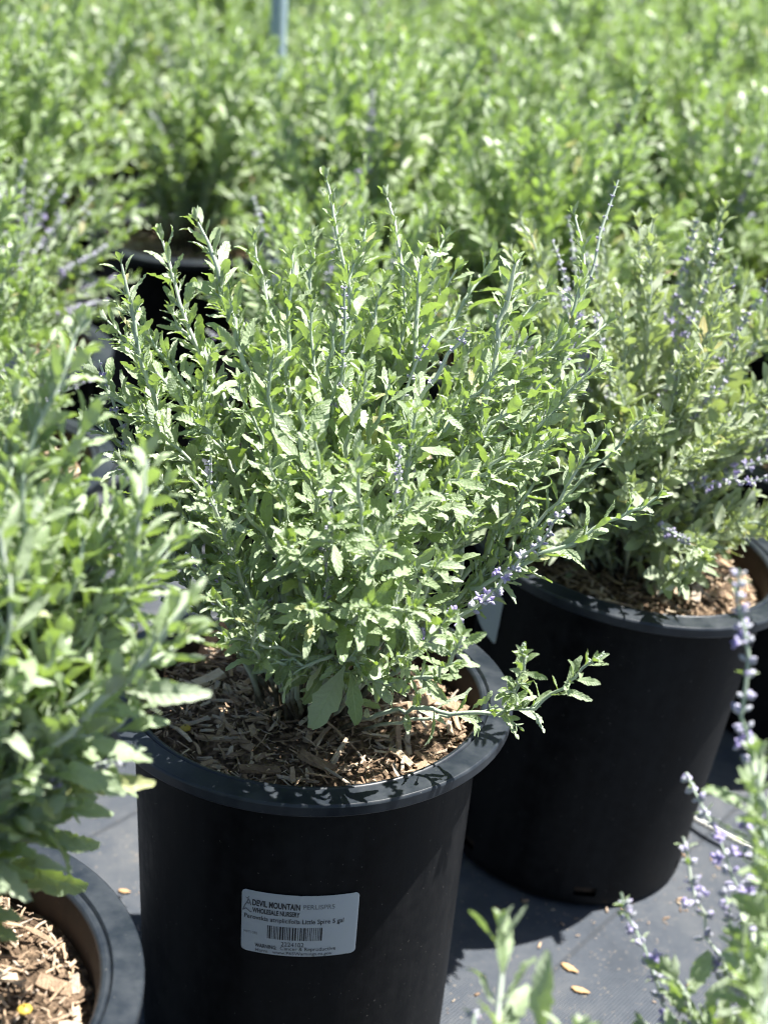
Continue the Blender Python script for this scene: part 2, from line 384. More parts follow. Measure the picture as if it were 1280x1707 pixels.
    def bush(s, n, c, soil, rx, hz, lean=(0, 0), low=.12, **kw):
        """n more stems fanning out of the crown at c"""
        r = s.r
        for i in range(n):
            a = 6.283*(i*.618+r.uniform(-.08, .08)); e = math.sqrt((i+.5)/n)
            e = min(1, e*r.uniform(.85, 1.1)); h = hz*(low+(1-low)*math.sqrt(max(0, 1-.95*e*e)))*r.uniform(.78, 1.08)
            tip = np.array([c[0]+rx*e*math.cos(a)+lean[0], c[1]+rx*e*math.sin(a)+lean[1], soil+h])
            base = np.array([c[0]+.03*e*math.cos(a), c[1]+.03*e*math.sin(a), soil-.006])
            mid = base*.5+tip*.5; mid[2] += .10*e*hz; mid[0] += -.12*rx*e*math.cos(a)*.5+r.gauss(0, .008); mid[1] += -.12*rx*e*math.sin(a)*.5+r.gauss(0, .008)
            k = dict(kw); fp = k.pop('fprob', .12)
            if r.random() < fp: k.update(flower=r.uniform(.5, .72))
            s.stem([base, mid, tip], **k)

# ------------------------------------------------------------------ pot pieces
RB, RBOT = .128, .1201
def lathe(prof, seg=72, cut=()):
    v = []; f = []
    for (r, z) in prof:
        for k in range(seg):
            a = 2*math.pi*k/seg; v.append((r*math.sin(a), -r*math.cos(a), z))
    mi = []
    for i in range(len(prof)-1):
        for k in range(seg):
            if (i, k) in cut: continue
            f.append((i*seg+k, i*seg+(k+1) % seg, (i+1)*seg+(k+1) % seg, (i+1)*seg+k)); mi.append(i)
    return np.array(v), np.array(f), mi
H = POT_H
BODY = [(.0005, .012), (.105, .012), (.108, .0), (RBOT-.003, .0), (RBOT, .004), (RBOT+.0003, .012), (RBOT+.0006, .022), (RBOT+.001, .034), (.1243, .17), (RB-.0007, H-.03), (RB, H-.0135)]
INNER = [(.1262, H-.0042), (.1240, H-.014), (.1232, H-.05), (.1165, .014)]
LIP = [[(RB-.0005, H-.0102), (.1480, H-.0108)], [(.1480, H-.0108), (.1494, H-.0105), (.1501, H-.0094)], [(.1501, H-.0094), (.1504, H-.0030)], [(.1504, H-.0030), (.1500, H-.0017), (.1490, H-.0010)],
       [(.1490, H-.0010), (.1400, H-.0003), (.1338, H)], [(.1338, H), (.1331, H-.0006), (.1328, H-.0024), (.1318, H-.0026)], [(.1318, H-.0026), (.1310, H-.0012), (.1300, H-.0009)], [(.1300, H-.0009), (.1282, H-.0014)], [(.1282, H-.0014), (.1268, H-.0025), (.1262, H-.0042)]]
def pot_meshes():
    cut = set((i, (k+s) % 72) for i in (5,) for k in (0, 12, 24, 36, 48, 60) for s in range(2))
    b = lathe(BODY, 72, cut); me = mesh('pot_body', b[0], b[1], [M['pot']])
    i_ = lathe(INNER[::-1]); mi = mesh('pot_inside', i_[0], i_[1], [M['inner']])
    lv = []; lf = []; n = 0
    for sg in LIP: a = lathe(sg, 96); lv.append(a[0]); lf.append(a[1]+n); n += len(a[0])
    ml = mesh('pot_rim', np.concatenate(lv), np.concatenate(lf), [M['rim']])
    return me, mi, ml
POT = pot_meshes()
SOIL = H-.031
def soil_mesh(seed):
    r = np.random.default_rng(seed); v = []; f = []; nr, ns = 14, 48
    ph = r.uniform(0, 6.28, 8)
    for i in range(nr+1):
        rad = .1245*i/nr
        for k in range(ns):
            a = 2*math.pi*k/ns; x, y = rad*math.sin(a), -rad*math.cos(a)
            z = SOIL+.010*(1-(i/nr)**2)+.003*math.sin(x*70+ph[0])*math.sin(y*60+ph[1])+r.normal(0, .0016)
            v.append((x, y, z))
    for i in range(nr):
        for k in range(ns): f.append((i*ns+k, i*ns+(k+1) % ns, (i+1)*ns+(k+1) % ns, (i+1)*ns+k))
    return mesh('mulch_bed', np.array(v), np.array(f), [M['soil']])
def chip_tpl(r, el):
    v = []; n = 4
    for i in range(n):
        t = i/(n-1)-.5; w = (.5-abs(t)*.35*r.uniform(.2, 1.3))*el; h = .16*el*r.uniform(.6, 1.2); off = r.uniform(-.06, .06)
        for (x, z) in ((-w, -h), (w, -h*r.uniform(.3, 1)), (w*r.uniform(.7, 1), h), (-w*r.uniform(.7, 1), h*r.uniform(.4, 1))):
            v.append((x+off, t*(1+.12*r.uniform(-1, 1)), z+off*.4))
    f = [(0, 1, 2, 3), (15, 14, 13, 12)]
    for i in range(n-1):
        for k in range(4): f.append((i*4+k, (i+1)*4+k, (i+1)*4+(k+1) % 4, i*4+(k+1) % 4))
    return np.array(v), np.array(f), np.zeros(len(v)), np.zeros(len(v))
cr = random.Random(5)
CHIP = [chip_tpl(cr, e) for e in (.10, .12, .15, .18, .2, .24, .3, .14, .16, .42)]
CHIP_ME = [mesh('chip', c[0], c[1], [M['chip']], smooth=False) for c in CHIP]
def rot(rx, ry, rz): return np.array(Matrix.Rotation(rz, 3, 'Z') @ Matrix.Rotation(ry, 3, 'Y') @ Matrix.Rotation(rx, 3, 'X'))
def soil_z(x, y): return SOIL+.010*(1-(x*x+y*y)/.0155)
def chip_spots(n, seed, lo, hi):
    r = random.Random(seed); out = []
    for i in range(n):
        a = r.uniform(0, 6.283); L = lo+(hi-lo)*r.random()**2.2; rad = min(.117-.25*L, .122*math.sqrt(r.random()))
        x, y = rad*math.cos(a), rad*math.sin(a)
        out.append((r.randrange(len(CHIP)), rot(r.gauss(0, .28), r.gauss(0, .5), r.uniform(0, 6.283))*L, np.array([x, y, soil_z(x, y)+.002+r.uniform(0, .008)])))
    return out
def crumbs_mesh(seed, n, lo=.004, hi=.014):
    ac = Acc()
    for (i, m3, p) in chip_spots(n, seed, lo, hi): ac.add(CHIP[i], m3, p-np.array([0, 0, .002]))
    me = ac.build('mulch_crumbs', [M['chip']]); me.polygons.foreach_set('use_smooth', np.zeros(len(me.polygons), bool)); return me
SOILS = [soil_mesh(s) for s in (1, 2, 3)]
CRUMBS = [crumbs_mesh(40+s, 1700) for s in range(3)]
COARSE = [crumbs_mesh(60+s, 260, .008, .038) for s in range(2)]   # coarse mulch of the pots far behind, in one piece
def m4(m3, p): return Matrix([[*m3[0], p[0]], [*m3[1], p[1]], [*m3[2], p[2]], [0, 0, 0, 1]])
def thing(name, T, label, cat, group=None):
    o = bpy.data.objects.new(name, None); COL.objects.link(o); o.empty_display_size = .1
    o.matrix_world = T; tag(o, label, cat, group); return o
def add_pot(root, k, chips=0, seed=0, far=False):
    p = link('pot', POT[0], root); link('inner_wall', POT[1], p); link('rim', POT[2], root)
    b = link('mulch', SOILS[k % 3], root)
    tag(link('mulch_crumbs', CRUMBS[k % 3], root), kind='stuff')
    if far: tag(link('coarse_mulch', COARSE[k % 2], root), kind='stuff')
    for (i, m3, q) in chip_spots(chips, seed, .008, .030):
        o = link('wood_chip', CHIP_ME[i], b); o.matrix_basis = m4(m3, q)
    return b

# ------------------------------------------------------------------ ground: woven landscape fabric, a little uneven
P1 = np.array([-.046, .956]); P2 = np.array([.1957, 1.2402]); P3 = np.array([-.2609, .6168])
T2 = np.array([.0997, -.0111])
def ground_z(x, y):
    w = np.exp(-(((x-P2[0])**2+(y-P2[1])**2)/.024)**2)
    return w*(.0063-T2[0]*(x-P2[0])-T2[1]*(y-P2[1]))-.0012
def ground():
    xs = np.unique(np.concatenate([np.linspace(-60, -1.2, 14), np.linspace(-1.2, 1.4, 131), np.linspace(1.4, 60, 14)]))
    ys = np.unique(np.concatenate([np.linspace(-20, .2, 8), np.linspace(.2, 2.2, 101), np.linspace(2.2, 90, 24)]))
    X, Y = np.meshgrid(xs, ys); Z = ground_z(X, Y)+.0012*np.sin(X*17+1)*np.sin(Y*13)*(np.abs(X) < 2)*(Y < 3)*.6
    v = np.stack([X, Y, Z], -1).reshape(-1, 3); nx = len(xs); f = []
    for j in range(len(ys)-1):
        for i in range(nx-1): f.append((j*nx+i, j*nx+i+1, (j+1)*nx+i+1, (j+1)*nx+i))
    tag(link('ground', mesh('ground', v, np.array(f), [M['fabric']])), kind='structure', label='grey woven landscape fabric under the pots')
ground()

# ------------------------------------------------------------------ the near plants
def TM(c, tilt=(0, 0), z=0., rz=0.):
    a = Vector((tilt[0], tilt[1], 1)).normalized(); q = Vector((0, 0, 1)).rotation_difference(a)
    return Matrix.Translation((c[0], c[1], z)) @ q.to_matrix().to_4x4() @ Matrix.Rotation(rz, 4, 'Z')
NEAR = []
def near(name, c, T, seed): 
    pl = Plant(seed); NEAR.append((name, pl, T, c)); return pl
def path(c, soil, pts, Y0, Y1, crown=.02, root=None):
    """control points: the crown, then pixels at depths running from Y0 to Y1"""
    n = len(pts); out = []
    for i, (x, y) in enumerate(pts): out.append(at(x, y, Y0+(Y1-Y0)*(i/(n-1) if n > 1 else 1)))
    d = out[0][:2]-c; L = math.hypot(*d)
    b = np.array([c[0]+d[0]/max(L, 1e-6)*crown, c[1]+d[1]/max(L, 1e-6)*crown, soil-.005]) if root is None else root
    return [b]+out
# -- the plant in focus
p1 = near('middle', P1, TM(P1), 21)
def s1(pts, dy, **kw):
    kw.setdefault('leafy', (.28, 1.)); kw.setdefault('fs', .72); kw.setdefault('size', .82); kw.setdefault('shoots', .50); dy = dy*1.3 if dy < 0 else dy
    p1.stem(path(P1, SOIL, pts, P1[1]+dy*.55, P1[1]+dy, crown=p1.r.uniform(.004, .016), root=kw.pop('root', None)), **kw)
s1([(455, 760), (400, 575), (330, 370)], .05, rad=.0026, big=.038)
s1([(400, 760), (310, 540), (268, 392)], .09, rad=.0021)
s1([(420, 960), (310, 800), (245, 620), (203, 440)], .0, rad=.0023, big=.03)
s1([(500, 800), (480, 620), (487, 425)], .05, rad=.0023, big=.04)
s1([(620, 760), (600, 560), (562, 400), (545, 300)], .10, rad=.0022, big=.03, small=.004, shoots=.5)
s1([(580, 860), (556, 730), (572, 600), (574, 478)], -.02, rad=.0017, flower=.72, big=.03)
s1([(680, 800), (690, 600), (703, 425)], .07, rad=.0028, big=.044)
s1([(745, 1000), (775, 840), (815, 640), (858, 440)], .02, rad=.0031, big=.034)
s1([(860, 760), (935, 610), (975, 470), (958, 362)], .12, rad=.0021, small=.004, shoots=.35, big=.03)
s1([(870, 760), (960, 520), (1030, 300)], .15, rad=.0018, flower=.66)
s1([(800, 860), (880, 730), (1000, 605)], .0, rad=.0021, big=.03)
s1([(820, 900), (900, 690), (965, 480)], .07, rad=.0022, big=.036)
s1([(470, 860), (455, 700), (448, 560)], -.04, rad=.002, big=.036)
s1([(520, 960), (530, 860), (525, 735)], -.09, rad=.002, big=.028)
s1([(390, 900), (345, 700), (352, 590)], .0, rad=.0019, big=.032)
s1([(640, 1040), (660, 920), (692, 690)], -.07, rad=.0023, big=.034)
s1([(660, 1100), (760, 1035), (850, 955), (945, 848)], -.09, rad=.0018, flower=.50, shoots=.4, fs=1.25)
s1([(650, 1075), (760, 1000), (900, 930), (1000, 880), (1095, 828)], -.03, rad=.0022, shoots=.45, big=.026, leafy=(.12, 1))
s1([(780, 1000), (870, 920), (960, 810), (1075, 695)], .0, rad=.0017, shoots=.12, big=.014, gap=.024, budtip=True)
s1([(760, 1010), (850, 930), (930, 830), (1008, 722)], -.02, rad=.0018, shoots=.3, big=.022, budtip=True)
s1([(680, 1180), (740, 1190), (830, 1188), (915, 1163), (985, 1103)], -.115, rad=.0017, shoots=.25, big=.022, gap=.022, budtip=True, leafy=(.25, 1))
s1([(760, 1192), (845, 1186), (862, 1140), (873, 1098)], -.12, rad=.0012, shoots=.3, big=.016, budtip=True, leafy=(.5, 1))
s1([(480, 1060), (400, 960), (345, 840), (316, 795)], -.06, rad=.0022, big=.034)
s1([(560, 1105), (500, 1105), (442, 1098), (424, 1075), (432, 1022)], -.12, rad=.0018, big=.024, leafy=(.45, 1))
s1([(600, 1130), (595, 1010), (602, 880), (598, 790)], -.11, rad=.0022, big=.03)
s1([(545, 1040), (543, 920), (557, 812)], -.12, rad=.0016, flower=.62, big=.026)
s1([(640, 980), (655, 860), (668, 742)], -.09, rad=.0016, flower=.62, big=.026)
s1([(430, 1000), (365, 880), (352, 760)], -.06, rad=.0015, flower=.66, big=.026)
s1([(330, 960), (240, 800), (165, 600)], .0, rad=.0019, big=.03, flower=.8)
s1([(300, 960), (270, 860), (236, 735)], -.03, rad=.0018, big=.026)
s1([(420, 1000), (350, 960), (310, 925)], -.09, rad=.0015, flower=.7, big=.02)
s1([(560, 1100), (640, 1138), (730, 1120), (770, 1060)], -.13, rad=.0019, big=.024)
s1([(470, 1090), (420, 1010), (380, 900), (350, 830)], -.09, rad=.002, big=.032)
s1([(610, 1100), (700, 1000), (790, 850)], -.06, rad=.002, big=.03)
s1([(700, 1080), (800, 960), (905, 780)], -.02, rad=.002, big=.03)
s1([(450, 1080), (385, 1000), (318, 945)], -.09, rad=.0018, big=.03)
s1([(480, 1100), (415, 1050), (360, 1000)], -.11, rad=.0017, big=.028)
s1([(520, 1110), (450, 1080), (385, 1065)], -.11, rad=.0016, big=.024)
s1([(400, 980), (320, 870), (268, 800)], -.03, rad=.0018, big=.03)
s1([(380, 900), (260, 720), (228, 560)], .02, rad=.0018, big=.03)
s1([(620, 1125), (690, 1085), (745, 1030)], -.12, rad=.0016, big=.026)
s1([(660, 620), (668, 440), (645, 330)], .11, rad=.0018, big=.026, small=.004, shoots=.4)
for (x, y, dy) in ((215, 520, .05), (180, 650, .0), (150, 700, .0), (240, 690, -.02), (205, 770, -.03), (135, 600, .03), (180, 535, .06), (260, 620, .0), (945, 645, .02), (985, 700, .0), (960, 550, .06), (925, 730, -.02), (900, 640, .0), (1010, 540, .1), (870, 480, .1), (820, 430, .11), (610, 380, .12), (520, 400, .1), (740, 400, .12), (360, 430, .1), (425, 400, .1), (590, 440, .06), (760, 450, .1), (780, 545, 0), (640, 470, .07), (720, 560, .0), (910, 480, .1), (935, 560, .05), (555, 560, -.02), (610, 620, -.04), (400, 640, -.02), (290, 520, .08), (250, 560, .04), (830, 610, -.02), (880, 560, .04), (500, 660, -.07), (740, 680, -.06), (650, 640, -.03), (840, 760, -.04), (600, 760, -.09), (450, 780, -.09), (330, 690, -.02), (520, 520, .02), (380, 480, .1), (700, 820, -.1), (770, 780, -.08), (560, 870, -.13), (480, 900, -.12), (640, 900, -.13), (740, 930, -.11), (690, 1010, -.13), (400, 840, -.08), (520, 1010, -.14), (620, 1010, -.14)):
    cx, cy = 530, 1100
    k = p1.r.uniform(.62, .7); q = at(cx+(x-cx)*k*.8, cy+(y-cy)*k, P1[1]+dy*.7)
    cand = [pp[max(3, int(len(pp)*f_))] for (pp, _, _) in p1.stems[:34] for f_ in (.2, .3, .4)]
    cand = [c2 for c2 in cand if c2[2] < q[2]-.02] or cand; b0 = min(cand, key=lambda c2: float(((c2-q)**2).sum()))
    s1([(cx+(x-cx)*k*.8, cy+(y-cy)*k), (x, y)], dy, root=b0, a0=.35, leafy=(.12, 1.), rad=p1.r.uniform(.0014, .0022), big=p1.r.uniform(.026, .038), flower=(.7 if p1.r.random() < .12 else None))
p1.bush(16, P1, SOIL, .15, .30, (0, .05), low=.4, size=.86, rad=.0017, big=.034, fprob=.05, leafy=(.35, 1.))
# large old leaves hanging at the foot of the plant
for (x0, y0, x1, y1, dy) in ((575, 1110, 522, 1215, -.10), (585, 1120, 598, 1205, -.11), (545, 1115, 510, 1170, -.06), (625, 1105, 632, 1165, -.09), (555, 1090, 470, 1130, -.02), (690, 1120, 740, 1165, -.05)):
    a, b = at(x0, y0, P1[1]+dy), at(x1, y1, P1[1]+dy-.012); p1.leaf('L', a, b-a, np.array([.2, -.8, .6]), float(np.linalg.norm(b-a))*1.15, 0)
# -- the plant at the left edge, nearer
p3 = near('left', P3, TM(P3), 33)
def s3(pts, dy, **kw):
    kw.setdefault('leafy', (.14, 1.)); p3.stem(path(P3, SOIL, pts, P3[1]+dy*.5, P3[1]+dy), **kw)
s3([(-60, 1400), (62, 1190), (48, 960), (40, 790)], .03, rad=.0027, big=.04, gap=.021)
s3([(-60, 1420), (100, 1235), (230, 1110), (312, 1010)], .0, rad=.0031, big=.042, gap=.018)
s3([(-20, 1300), (170, 1060), (228, 900), (246, 765)], .06, rad=.0024, big=.04)
s3([(-60, 1150), (20, 850), (92, 660), (132, 545)], .10, rad=.0023, big=.034)
s3([(-80, 1050), (5, 760), (45, 605)], .10, rad=.002, big=.032)
s3([(-60, 1200), (100, 960), (150, 790)], .09, rad=.0022, big=.04)
s3([(-40, 1420), (90, 1300), (180, 1272), (236, 1243)], .02, rad=.0016, flower=.75, big=.024)
s3([(-40, 1300), (90, 1080), (140, 900)], .04, rad=.0022, big=.042)
s3([(-60, 1350), (60, 1120), (210, 1000), (300, 900)], .08, rad=.0022, big=.04)
s3([(-120, 1250), (-40, 900), (-20, 700)], .08, rad=.0022, big=.036)
s3([(-60, 1250), (20, 1050), (0, 880)], .0, rad=.0022, big=.042)
s3([(-40, 1400), (80, 1330), (150, 1270), (215, 1190)], .03, rad=.0022, big=.042)
s3([(-60, 1440), (30, 1370), (95, 1345)], .0, rad=.002, big=.04)
for (x, y, dy) in ((70, 640, .1), (150, 690, .1), (195, 860, .07), (272, 810, .09), (285, 905, .08), (120, 840, .06), (25, 760, .07), (235, 960, .05), (60, 930, .03), (320, 1060, .04), (60, 700, .1), (100, 780, .08), (20, 960, .02), (180, 1000, .04), (90, 1100, .0), (260, 1060, .05), (150, 1150, .0), (10, 1150, -.03), (40, 1290, -.02), (200, 820, .09), (-30, 1000, .0), (110, 900, .07), (60, 860, .04)):
    s3([(-90+(x+90)*.5, 1420+(y-1420)*.55), (x, y)], dy, rad=p3.r.uniform(.0017, .0023), big=p3.r.uniform(.034, .044))
p3.bush(20, P3, SOIL, .13, .27, (-.03, .0), rad=.0018, big=.036, fprob=.06)
for (x0, y0, x1, y1, dy) in ((15, 1430, 125, 1492, .06), (95, 1300, 232, 1312, .02), (205, 1150, 328, 1160, .02), (120, 1300, 120, 1372, .03), (75, 1390, 145, 1412, .05), (60, 1420, 55, 1470, .06), (20, 1380, -10, 1470, .05)):
    a, b = at(x0, y0, P3[1]+dy), at(x1, y1, P3[1]+dy-.015); p3.leaf('G' if y0 > 1380 else 'L', a, b-a, np.array([-.5, -.7, .35]), float(np.linalg.norm(b-a))*1.05, 1)
# -- the plant behind on the right
p2 = near('right', P2, TM(P2, T2, .0063), 45)
rim2 = np.array([P2[0]+T2[0]*SOIL, P2[1]+T2[1]*SOIL])
KW2 = dict(kinds=('B', 'S'), big=.026, small=.009, gap=.015)
p2.bush(96, rim2, SOIL, .21, .33, (-.015, .03), rad=.0015, fprob=.27, fs=.85, **KW2)
p2.bush(22, rim2, SOIL, .15, .11, (-.01, -.02), low=.5, rad=.0013, fprob=.0, **KW2)
for (x, y, dy) in ((1190, 590, .0), (1085, 470, .03), (1100, 660, -.05), (1190, 640, -.08), (1230, 440, .05), (1215, 700, -.06), (1030, 640, 0), (1140, 500, .02), (1270, 560, 0), (1000, 700, -.02), (960, 640, .02)):
    p2.stem(path(rim2, SOIL, [(1070+(x-1070)*.5, 870+(y-870)*.55), (x, y)], rim2[1]+dy*.5, rim2[1]+dy), rad=.0014, flower=.62, fs=.75, leafy=(.2, 1), **KW2)
# -- flowering stems reaching in at the bottom right, their pot below the frame
P5 = np.array([.315, .455]); p5 = near('corner', P5, TM(P5), 57)
def s5(pts, y0, y1, **kw): kw.setdefault('leafy', (.25, 1)); kw.setdefault('fs', 1.15); p5.stem(path(P5, SOIL, pts, y0, y1), **kw)
s5([(1300, 1720), (1262, 1450), (1243, 1150), (1231, 948)], .60, .64, rad=.0017, flower=.52, shoots=.2, big=.03)
s5([(1330, 1720), (1235, 1490), (1180, 1360), (1143, 1288)], .62, .66, rad=.0010, flower=.60, shoots=.1, big=.02, budtip=False)
s5([(1290, 1760), (1205, 1620), (1160, 1500), (1138, 1395)], .60, .64, rad=.0011, flower=.60, shoots=.1, big=.022)
s5([(1220, 1800), (1120, 1690), (1070, 1590), (1035, 1488)], .60, .63, rad=.0011, flower=.68, shoots=.3, big=.022)
s5([(1300, 1760), (1240, 1620), (1207, 1488)], .58, .62, rad=.001, flower=.62, shoots=.1, big=.022)
s5([(1380, 1720), (1300, 1480), (1265, 1270)], .56, .60, rad=.0022, big=.04, gap=.024)
s5([(1370, 1700), (1320, 1560), (1280, 1420), (1250, 1320)], .56, .59, rad=.002, big=.036, gap=.022, shoots=.5)
s5([(1260, 1840), (1170, 1720), (1120, 1625)], .58, .60, rad=.0017, big=.034, gap=.02)
s5([(1340, 1800), (1270, 1680), (1235, 1580)], .54, .56, rad=.0018, big=.034, gap=.02)
s5([(1400, 1700), (1330, 1550), (1290, 1450)], .52, .55, rad=.0018, big=.036, gap=.02)
for (x, y, yy) in ((1150, 1760, .55), (1230, 1740, .52), (1290, 1650, .5), (1090, 1720, .58)):
    s5([(1330+(x-1330)*.5, 1900+(y-1900)*.5), (x, y)], yy-.02, yy, rad=.0018, big=.036)
p5.bush(12, P5, SOIL, .12, .16, (.05, -.06), rad=.0017, big=.034, fprob=.0)
# -- young shoots at the bottom edge, their pot below the frame
P7 = np.array([.085, .395]); p7 = near('bottom', P7, TM(P7), 63)
def s7(pts, y0, y1, **kw): p7.stem(path(P7, SOIL, pts, y0, y1), leafy=(.3, 1), **kw)
s7([(800, 1900), (828, 1720), (834, 1550)], .50, .55, rad=.0019, big=.030, gap=.026, shoots=.25)
s7([(900, 1950), (935, 1830), (960, 1735)], .48, .52, rad=.0018, big=.034, gap=.024, shoots=.3)
s7([(740, 1950), (770, 1820), (790, 1690)], .50, .54, rad=.0012, flower=.8, big=.022, gap=.024, shoots=.2)
a, b = at(900, 1735, .53), at(908, 1600, .535); p7.leaf('L', a, b-a, np.array([-.3, -.8, .5]), float(np.linalg.norm(b-a))*1.05, 0)
p7.bush(10, P7, SOIL, .10, .09, (0, -.05), rad=.0017, big=.034, fprob=0)

# visible leaves become single objects: a coarse depth test over all near leaves ranks them
rank = {}
rec = []
for pi, (nm, pl, T, c) in enumerate(NEAR):
    loc = np.array([l[3] for l in pl.leaves]); Ydir = np.array([l[2][:, 1] for l in pl.leaves])
    for t in (.2, .5, .8):
        x, y, z = project(loc+Ydir*t); ok = (x >= 0) & (x < 1280) & (y >= 0) & (y < 1707) & (z > .05)
        ii = np.nonzero(ok)[0]; rec.append(np.stack([(x[ii]//9)*1000+(y[ii]//9), z[ii], np.full(len(ii), pi), ii], 1))
rec = np.concatenate(rec); rec = rec[np.lexsort((rec[:, 1], rec[:, 0]))]
first = np.concatenate([[True], rec[1:, 0] != rec[:-1, 0]])
for _, _, pi, i in rec[first]: rank[(int(pi), int(i))] = rank.get((int(pi), int(i)), 0)+1
LEAF_ME = {}
def leaf_me(kind, i, m):
    if (kind, i, m) not in LEAF_ME:
        t = ALL_T[kind][i]; LEAF_ME[(kind, i, m)] = mesh('leaf', t[0], t[1], [M[m]], attrs={'lat': t[2], 'along': t[3]})
    return LEAF_ME[(kind, i, m)]
INFO = {
 'middle': ('potted_sage', 'sharp black nursery pot with white barcode label facing out and bushy silvery-green sage', 300, 300, 'leaf'),
 'left': ('potted_sage', 'black pot of pale wood chips cut off by the left edge, broad-leaved sage above', 300, 240, 'leaf'),
 'right': ('potted_sage', 'tilted black pot behind the labelled one, small-leaved lavender-flecked sage and sunlit mulch', 220, 220, 'leaf_yellow'),
 'corner': ('potted_sage', 'sage with thin lavender flower stems rising from the bottom right corner', 150, 30, 'leaf'),
 'bottom': ('potted_sage', 'few blurred young sage shoots poking up from the bottom edge', 40, 20, 'leaf')}
GROUP = 'potted sage plants on landscape fabric'
ROOT = {}
for pi, (nm, pl, T, c) in enumerate(NEAR):
    name, label, nleaf, nchip, lm = INFO[nm]
    root = thing(name, T, label, 'potted plant', GROUP); ROOT[nm] = root
    add_pot(root, pi, nchip, 100+pi)
    Ti = np.array(T.inverted()); R3, t3 = Ti[:3, :3], Ti[:3, 3]
    stems = []
    for k, (pts, rr, (v, f)) in enumerate(pl.stems):
        al_ = np.repeat(np.linspace(pl.a0[k], 1, len(pts)), 6)
        me = mesh('stem', v @ R3.T + t3, f, [M['stem']], attrs={'along': al_}); stems.append(link('stem', me, root))
    order = sorted((i for i in range(len(pl.leaves)) if (pi, i) in rank), key=lambda i: -rank[(pi, i)]*10-np.linalg.norm(pl.leaves[i][2][:, 1])*300)
    chosen = set(order[:nleaf]); ac = Acc()
    for i, (kind, ti, m3, p, k) in enumerate(pl.leaves):
        if i in chosen:
            o = link('leaf', leaf_me(kind, ti, lm), stems[k]); o.matrix_basis = m4(R3 @ m3, R3 @ p + t3)
        else: ac.add(ALL_T[kind][ti], R3 @ m3, R3 @ p + t3)
    tag(link('foliage', ac.build('foliage', [M[lm]]), root), kind='stuff')
    if pl.fine:
        fv = []; ff = []; n = 0
        for (v, f) in pl.fine: fv.append(v @ R3.T + t3); ff.append(f+n); n += len(v)
        tag(link('side_shoots', mesh('side_shoots', np.concatenate(fv), np.concatenate(ff), [M['stem']], attrs={'along': np.ones(n)}), root), kind='stuff')
    for (me, q, ax, sz, k) in pl.whorls:
        z = unit(np.asarray(ax)); x = unit(cross(z, [.31, .8, .5])); y = cross(z, x); a = random.uniform(0, 6.28)
        m3 = np.stack([math.cos(a)*x+math.sin(a)*y, -math.sin(a)*x+math.cos(a)*y, z], 1)*sz
        o = link('flower_whorl', me, stems[k]); o.matrix_basis = m4(R3 @ m3, R3 @ q + t3)

# yellow pellets lying in the mulch of the two nearest pots
def pellet(root, px, py, c):
    w = onz(px, py, SOIL+.008); b = blob((0, 0, 0), (0, 0, 1), .0045, .004, 8, 4)
    o = link('yellow_pellet', mesh('pellet', np.array(b[0]), np.array(b[1]), [M['yellow']]), root); o.location = (w[0]-c[0], w[1]-c[1], soil_z(w[0]-c[0], w[1]-c[1])+.006)
pellet(ROOT['middle'], 309, 1222, P1); pellet(ROOT['left'], 42, 1695, P3)

# ------------------------------------------------------------------ the printed labels
def wall_r(z): return .1243+(RB-.0007-.1243)*(z-.17)/(H-.03-.17) if z > .17 else RBOT+.001+(.1243-RBOT-.001)*(z-.034)/(.136)
def patch(th0, z0, w, h, off, nx=64, ny=6, rc=.004):
    """rounded sheet wrapped on the pot wall; s runs along the wall, t up"""
    v = []; f = []
    edge = [rc*(1-math.cos(a)) for a in np.linspace(0, math.pi/2, 6)]
    ts = [-h/2+e for e in edge]+[-h/2+rc+(h-2*rc)*k/5 for k in range(1, 5)]+[h/2-e for e in edge[::-1]]; ny = len(ts)-1
    for j in range(ny+1):
        t = ts[j]
        for i in range(nx+1):
            s = -w/2+w*i/nx; dy = max(0, abs(t)-(h/2-rc)); ss = max(-w/2+rc-math.sqrt(max(0, rc*rc-dy*dy)), min(w/2-rc+math.sqrt(max(0, rc*rc-dy*dy)), s))
            v.append(wrap(th0, z0, ss, t, off))
    for j in range(ny):
        for i in range(nx): a = j*(nx+1)+i; f.append((a, a+1, a+nx+2, a+nx+1))
    return np.array(v), np.array(f)
def wrap(th0, z0, s, t, off):
    z = z0+t; r = wall_r(z)+off+.0006*math.exp(-((s+.003-t*.12)/.0014)**2)*max(0., t/.05+.25); a = th0+s/wall_r(z0); return (r*math.sin(a), -r*math.cos(a), z)
def rows(h, rc, n): return n
def solve_wall(px, py, c):
    q = np.array([(px-640)/FPX, (py-853.5)/FPX, 1.]) @ MR; o = CP-np.array([c[0], c[1], 0])
    lo, hi = .3, 1.6
    for k in np.linspace(.3, 1.6, 4000):
        P = o+q*k
        if 0 < P[2] < H and math.hypot(P[0], P[1]) <= wall_r(P[2])+.0006: return math.atan2(P[0], -P[1]), P[2]
    return 0, .15
tl, tr, bl = solve_wall(404, 1481, P1), solve_wall(600, 1483, P1), solve_wall(403, 1580, P1)
TH0 = (tl[0]+tr[0])/2; Z0 = (tl[1]+bl[1])/2; LW = (tr[0]-tl[0])*wall_r(Z0); LH = tl[1]-bl[1]+.001
